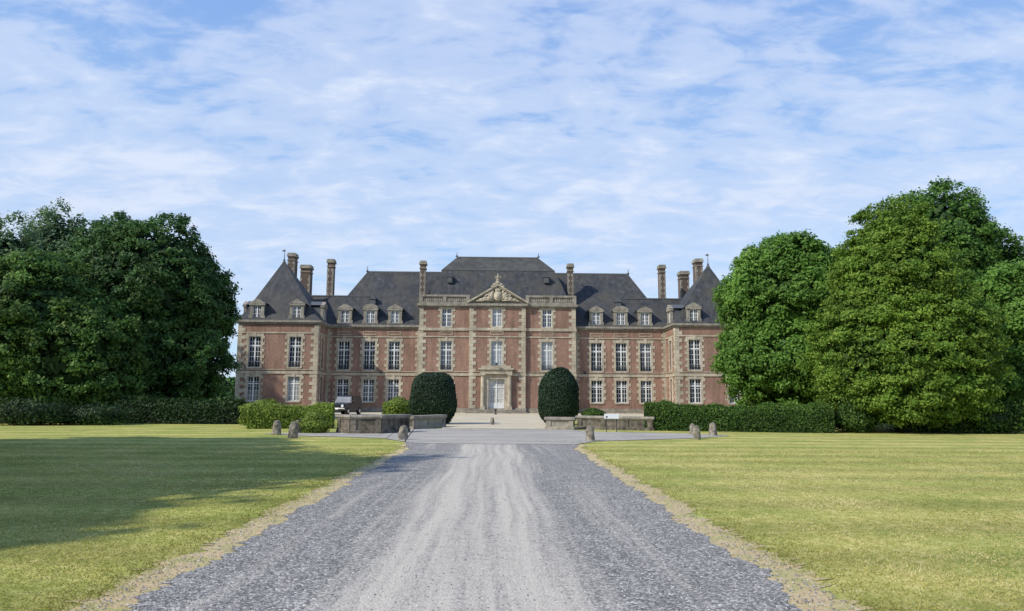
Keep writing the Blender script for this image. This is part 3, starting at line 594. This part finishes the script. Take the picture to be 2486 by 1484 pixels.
def hip(b,lo_,hi,z0,z1,flare=.35,fz=.7):
    (x0,x1,y0,y1),(x2,x3,y2,y3)=lo_,hi
    k=fz/(z1-z0)
    def ring(t,z): return [(x0+(x2-x0)*t,y0+(y2-y0)*t,z),(x1+(x3-x1)*t,y0+(y2-y0)*t,z),(x1+(x3-x1)*t,y1+(y3-y1)*t,z),(x0+(x2-x0)*t,y1+(y3-y1)*t,z)]
    r0=[(x0-flare,y0-flare,z0),(x1+flare,y0-flare,z0),(x1+flare,y1+flare,z0),(x0-flare,y1+flare,z0)]
    b.rings([r0,ring(k,z0+fz),ring(1,z1)])
zr=cz(664,6)
def ridge(b,x0,x1,y,z): b.box(x0,x1,y-.09,y+.09,z-.05,z+.12)
xl=cx(892,6,660); xr=cx(1525,6,668)
b=MB(); hip(b,(XL1-.6,XC0+6,0,12),(xl,XC0+6,5.98,6.02),9.95,zr,.25); o=b.build('roof',M['slate'],ch); b=MB(); ridge(b,xl,XC0+5,6,zr); b.lathe((xl,6,zr),[(.12,0),(.16,.15),(.05,.3),(.02,.75)],8); b.build('ridge_capping',M['lead'],o)
b=MB(); hip(b,(XC1-6,XR0+.6,0,12),(XC1-6,xr,5.98,6.02),9.95,zr,.25); o=b.build('roof',M['slate'],ch); b=MB(); ridge(b,XC1-5,xr,6,zr); b.lathe((xr,6,zr),[(.12,0),(.16,.15),(.05,.3),(.02,.75)],8); b.build('ridge_capping',M['lead'],o)
zlk=cz(723,3)
for a,c in((XL1-3,XL1+4.2),(XR0-4.2,XR0+3)):
    b=MB(); b.rings([[(x,.3,9.95),(x,3,zlk),(x,9,zlk),(x,11.7,9.95)] for x in(a,c)]); o=b.build('roof',M['slate'],ch); b=MB(); b.box(a,c,2.9,3.1,zlk-.04,zlk+.1); b.build('ridge_capping',M['lead'],o)
z1=cz(657,3); z2=cz(627,6)
ms=[[(cx(u0,y,v),0,0),(cx(u1,y,v),0,0)] for u0,u1,y,v in((1040,1378,.6,725),(1073,1346,3,657),(1109,1307,6,627))]
a0,c0=ms[0][0][0],ms[0][1][0]; a1,c1=ms[1][0][0],ms[1][1][0]; a2,c2=ms[2][0][0],ms[2][1][0]
def rc(x0,x1,y0,y1,z): return [(x0,y0,z),(x1,y0,z),(x1,y1,z),(x0,y1,z)]
b=MB(); b.rings([rc(a0-.3,c0+.3,.2,12.5,12.37),rc(a0,c0,.7,12,13.4),rc(a1+(a0-a1)*.45,c1+(c0-c1)*.45,2.0,10.5,13.4+(z1-13.4)*.58),rc(a1,c1,3.0,9,z1)]); mo=b.build('roof',M['slate'],ch)
M['slate2']=simple('mossy_slate',(.048,.050,.047),(.11,.106,.088),1.5,.7,(1,1,.4),.2,.4,.7)
b=MB(); b.rings([rc(a1-.03,c1+.03,2.97,9.03,z1-.02),rc(a1-.03,c1+.03,2.97,9.03,z1+.03),rc(a2,c2,5.9,6.1,z2)]); b.build('upper_roof',M['slate2'],mo)
b=MB(); b.box(a1-.06,c1+.06,2.92,2.99,z1-.04,z1+.04); b.box(a2,c2,5.85,6.15,z2-.02,z2+.12)
for x in(a2,c2): b.lathe((x,6,z2+.1),[(.14,0),(.16,.1),(.05,.25),(.02,.6)],8)
b.build('ridge_capping',M['lead'],mo)
zt=cz(640,0); 
for side,(x0,x1) in((-1,(XL0,XL1)),(1,(XR0,XR1))):
    px=cx(690,0,640) if side<0 else cx(1719,0,655)
    b=MB(); hip(b,(x0,x1,-4.5,4.5),(px-.05,px+.05,-.05,.05),9.95,zt,.3,.9); o=b.build('roof',M['slate'],ch)
    b=MB(); b.lathe((px,0,zt-.25),[(.2,0),(.22,.15),(.1,.3),(.14,.42),(.05,.55),(.03,1.3),(.015,1.75)],8); b.box(px-.25,px+.1,-.01,.01,zt+1.15,zt+1.35); b.build('finial',M['lead'],o)
    b=MB(); hip(b,(x0+.3,x1-.3,3,8),(x0+2.5,x1-2.5,5,6),9.95,13.6,.3,.6); b.build('roof',M['slate'],ch)
def dormer(P,s,z0,w=1.55,h=2.05,depth=3.2,curved=False):
    b=MB(); j=.3; ww=w-2*j
    b.box(s-w/2,s-w/2+j,0,.3,z0,z0+h-.35,P); b.box(s+w/2-j,s+w/2,0,.3,z0,z0+h-.35,P); b.box(s-w/2+j,s+w/2-j,0,.28,z0,z0+.2,P)
    b.box(s-w/2-.1,s+w/2+.1,-.1,.32,z0+h-.35,z0+h-.12,P)
    b.box(s-w/2-.12,s-w/2+.02,-.02,.2,z0,z0+.5,P); b.box(s+w/2-.02,s+w/2+.12,-.02,.2,z0,z0+.5,P)
    top=[]
    if curved:
        for k in range(9): t=math.pi*k/8; top.append((s-(w/2+.12)*math.cos(t),z0+h-.12+.5*math.sin(t)))
    else: top=[(s-w/2-.16,z0+h-.12),(s+w/2+.16,z0+h-.12),(s,z0+h+.38)]
    b.rings([[P(x,d,z) for x,z in top] for d in(-.12,.3)]); o=b.build('dormer',M['greystone'],ch)
    f=MB(); frame_mesh(f,P,s,ww,z0+.2,z0+h-.35,3,.12,.18,2); f.build('window',M['white'],o)
    g_=MB(); za,zb=z0+.2,z0+h-.35; g_.quad(P(s-ww/2,.16,za),P(s+ww/2,.16,za),P(s+ww/2,.16,zb),P(s-ww/2,.16,zb)); g_.build('pane',M['glass'],o)
    r=MB(); r.box(s-w/2+.05,s+w/2-.05,.302,depth,z0,z0+h-.3,P)
    tp=[(x,z+.03) for x,z in top]; r.rings([[P(x,d,z) for x,z in tp] for d in(.31,depth+.6)]); r.build('dormer_roof',M['lead'],o)
for xs_ in(WL,WR):
    for i,s in enumerate(xs_): dormer(Pf(-.05),s,9.96,curved=(i==1))
for side,(x0,x1) in((-1,(XL0,XL1)),(1,(XR0,XR1))):
    us=(cx(620,-4.5),cx(717,-4.5)) if side<0 else (cx(1686,-4.5),cx(1686,-4.5)+(cx(716,-4.5)-cx(618,-4.5)))
    for s in us: dormer(Pf(-4.6),s,9.96,1.5,1.95,2.6)
    dormer(Pl(x0-.1),-2.2,9.96,1.5,1.95,2.6); dormer(Pr(x1+.1),-2.2,9.96,1.5,1.95,2.6)
for u,v,y in((905,735,2.8),(1502,742,2.8)):
    x,z=loc(u,v,y-.9); b=MB(); b.box(x-.3,x+.3,y-.9,y+.9,z-.2,z+.45); b.rings([[(x-.42,yy,z+.43),(x+.42,yy,z+.43),(x,yy,z+.95)] for yy in(y-1,y+1.2)]); b.lathe((x,y-.8,z+.9),[(.06,0),(.02,.35)],6); b.build('lucarne',M['lead'],ch)
for u,v,y in((1092,680,2.2),(1327,681,2.2)):
    x,z=loc(u,v,y-.7); b=MB(); b.box(x-.28,x+.28,y-.7,y+.9,z-.3,z+.4); b.box(x-.38,x+.38,y-.78,y+.9,z+.4,z+.5); b.box(x-.16,x+.16,y-.72,y-.68,z-.15,z+.25); b.build('lucarne',M['lead'],ch)
M['brick2']=simple('chimney_brick',(.09,.066,.056),(.18,.135,.115),4,.9,(1,1,1.6),.2,.6,.7)
def chimney(u,vt,vb,y,w,d=1.4):
    x,z1=loc(u,vt,y); zb=loc(u,vb,y)[1]-1.6
    b=MB(); b.box(x-w/2,x+w/2,y,y+d,zb,z1-.3); o=b.build('chimney',M['brick2'],ch)
    c=MB(); c.box(x-w/2-.12,x+w/2+.12,y-.12,y+d+.12,z1-.45,z1-.22); c.box(x-w/2-.06,x+w/2+.06,y-.06,y+d+.06,z1-.22,z1); c.box(x-w/2-.08,x+w/2+.08,y-.08,y+d+.08,z1-.95,z1-.85)
    n=int((z1-zb-1)/.36)
    for i in range(n):
        ww=.24 if i%2 else .11
        for sx in(-1,1):
            a=x+sx*w/2; c.box(min(a,a-sx*ww)-(.03 if sx<0 else 0),max(a,a-sx*ww)+(.03 if sx>0 else 0),y-.03,y+.3,zb+i*.36+.012,zb+(i+1)*.36-.012)
    c.build('chimney_trim',M['greystone'],o)
chimney(708,614,660,3,.80); chimney(742,643,700,6,1.15); chimney(803,629,722,3.2,.70,1.1); chimney(1027,633,705,2,.64,1.0)
chimney(1385,640,705,2,.64,1.0); chimney(1608,643,735,3.2,.66,1.1); chimney(1662,658,705,6,1.05); chimney(1697,628,680,3,.82)
for u,v,y in((925,902,-.02),(1420,905,-.02),(1205,884,-2.05)):
    x,z=loc(u,v,y-.2); b=MB(); b.box(x-.13,x+.13,y-.3,y-.1,z-.12,z+.12); b.box(x-.03,x+.03,y-.12,y+.1,z-.2,z-.1); b.build('floodlight',M['iron'],ch)
p=gp(1204,1006); b=MB(); b.lathe((0,0,0),[(.16,0),(.16,.05),(.09,.08),(.08,.4),(.13,.44),(.12,.55),(.03,.6)],10); o=b.build('dark_post',M['iron'],None,True); o.location=(p.x,76,0.02); tag(o,'small dark post in front of the chateau steps','post')
# ------------------------------------------------------------ car
M['carpaint']=flat('dark_car_paint',(.02,.025,.035),.25,.3); M['tyre']=flat('tyre_rubber',(.02,.02,.02),.9); M['chrome']=flat('chrome',(.6,.6,.62),.2,1.0); M['lamp']=flat('lamp_glass',(.75,.76,.78),.15)
p=at(838,1000,71); car=empty('parked_car',(p.x,71,.024),R(-12)); tag(car,'dark off road car with pale windscreen parked facing the drive before the left wing','car')
b=MB()
sec=[(-2.0,.82,.55,.95),(-1.9,.88,.42,1.05),(-.6,.9,.4,1.1),(-.5,.9,.4,1.12),(1.9,.9,.42,1.12),(2.0,.86,.5,1.05)]
b.rings([[(-w,y,z0),(w,y,z0),(w,y,z1-.08),(w-.08,y,z1),(-w+.08,y,z1),(-w,y,z1-.08)] for y,w,z0,z1 in sec]); b.build('body',M['carpaint'],car,bevel=.03)
b=MB(); b.rings([[(-.86,-.55,1.1),(.86,-.55,1.1),(.86,1.95,1.1),(-.86,1.95,1.1)],[(-.74,-.25,1.72),(.74,-.25,1.72),(.76,1.85,1.72),(-.76,1.85,1.72)],[(-.68,-.1,1.82),(.68,-.1,1.82),(.7,1.75,1.82),(-.7,1.75,1.82)]]); b.build('cabin',M['carpaint'],car,bevel=.02)
b=MB(); b.quad((-.74,-.545,1.16),(.74,-.545,1.16),(.66,-.27,1.67),(-.66,-.27,1.67)); o=b.build('windscreen',M['glass2'],car); o.location.y=-.02
for sx in(-1,1):
    b=MB(); b.quad((sx*.868,-.3,1.15),(sx*.868,.75,1.15),(sx*.79,.75,1.66),(sx*.79,-.1,1.66)); b.build('side_window',M['glass'],car)
    b=MB(); b.tube([(sx*.62,-2.05,.85),(sx*.62,-1.97,.85)],[.12,.14],12); b.build('headlight',M['lamp'],car)
    b=MB(); b.box(sx*1.02-.1,sx*1.02+.1,-.5,-.42,1.15,1.32); b.build('wing_mirror',M['carpaint'],car,bevel=.02)
    for y in(-1.3,1.3):
        b=MB(); b.tube([(sx*.68,y,.37),(sx*.7,y,.37),(sx*.9,y,.37),(sx*.92,y,.37)],[.3,.37,.37,.3],18); w_=b.build('wheel',M['tyre'],car,True)
        b=MB(); b.tube([(sx*.9,y,.37),(sx*.93,y,.37)],[.2,.18],12); b.build('rim',M['chrome'],w_)
b=MB(); b.box(-.88,.88,-2.12,-1.98,.5,.66); b.build('bumper',M['chrome'],car,bevel=.02)
b=MB(); 
for k in range(7): b.box(-.36+k*.105,-.3+k*.105,-2.03,-1.99,.72,.98)
b.build('grille',M['chrome'],car)
b=MB(); b.box(-.26,.26,-2.14,-2.122,.53,.63); b.build('number_plate',M['white'],car)
# ------------------------------------------------------------ light and sky
EL=R(38); hx,hy=-.84,-.54; sd=Vector((hx*math.cos(EL),hy*math.cos(EL),math.sin(EL))).normalized()
sl=bpy.data.lights.new('sun','SUN'); sl.energy=4.8; sl.angle=R(.8); sl.color=(1,.93,.81); so=bpy.data.objects.new('sun',sl); C.objects.link(so); so.rotation_euler=sd.to_track_quat('Z','Y').to_euler(); so.location=(-30,-10,40)
W=bpy.data.worlds.new('World'); S.world=W; W.use_nodes=True; t=W.node_tree; nd=t.nodes; lk=t.links; bg=nd['Background']
class WN(NT):
    def __init__(s): s.t=t
w=WN()
sk=w.n('ShaderNodeTexSky',sky_type='NISHITA'); sk.sun_disc=False; sk.sun_elevation=EL; sk.sun_rotation=math.atan2(hx,hy); sk.air_density=1.0; sk.dust_density=.4; sk.ozone_density=2.0
tc=w.n('ShaderNodeTexCoord'); sp=w.n('ShaderNodeSeparateXYZ'); lk.new(tc.outputs['Generated'],sp.inputs[0])
zz=w.math('ADD',w.math('MAXIMUM',sp.outputs[2],0.0),.21); px=w.math('DIVIDE',sp.outputs[0],zz); py=w.math('DIVIDE',sp.outputs[1],zz)
def plane(ax,ay,rot=0):
    c=w.n('ShaderNodeCombineXYZ'); ca_,sa_=math.cos(rot),math.sin(rot)
    lk.new(w.math('MULTIPLY',w.math('ADD',w.math('MULTIPLY',px,ca_),w.math('MULTIPLY',py,-sa_)),ax),c.inputs[0]); lk.new(w.math('MULTIPLY',w.math('ADD',w.math('MULTIPLY',px,sa_),w.math('MULTIPLY',py,ca_)),ay),c.inputs[1]); return c.outputs[0]
n1=w.noise(plane(.6,1.0,.1),1.4,4,.5,.4); n2=w.noise(plane(2.4,3.6,.12),2.2,6,.56,.5); n3=w.noise(plane(5,10,-.1),2.6,5,.55,.5)
f=w.math('ADD',w.math('ADD',w.math('MULTIPLY',n1,.74),w.math('MULTIPLY',n2,.62)),w.math('MULTIPLY',n3,.29))
# more open blue overhead, a smooth pale veil in the middle, clearer just above the horizon
f=w.math('ADD',f,w.math('MULTIPLY',w.math('SUBTRACT',.43,sp.outputs[2]),.52))
f=w.math('SUBTRACT',f,w.math('MULTIPLY',w.math('MAXIMUM',w.math('SUBTRACT',.25,sp.outputs[2]),0.0),1.1))
fac=w.ramp(w.math('MULTIPLY',f,.57),[(.38,.10),(.49,.60),(.60,.92)],True)
cc=w.ramp(n2,[(.3,(5.5,6.4,8.3)),(.7,(6.6,7.3,8.7))])
hz=w.ramp(sp.outputs[2],[(0.0,(4.6,6.7,8.6)),(.2,(3.0,5.2,8.3)),(.6,(1.4,3.1,7.5))])
blue=w.mix(.78,w.mix(1.0,sk.outputs[0],(1.5,1.5,1.6),'MULTIPLY'),hz)
fin=w.mix(fac,blue,cc)
lk.new(fin,bg.inputs[0]); bg.inputs[1].default_value=.115
S.view_settings.view_transform='Standard'; S.view_settings.look='None'; S.view_settings.exposure=0
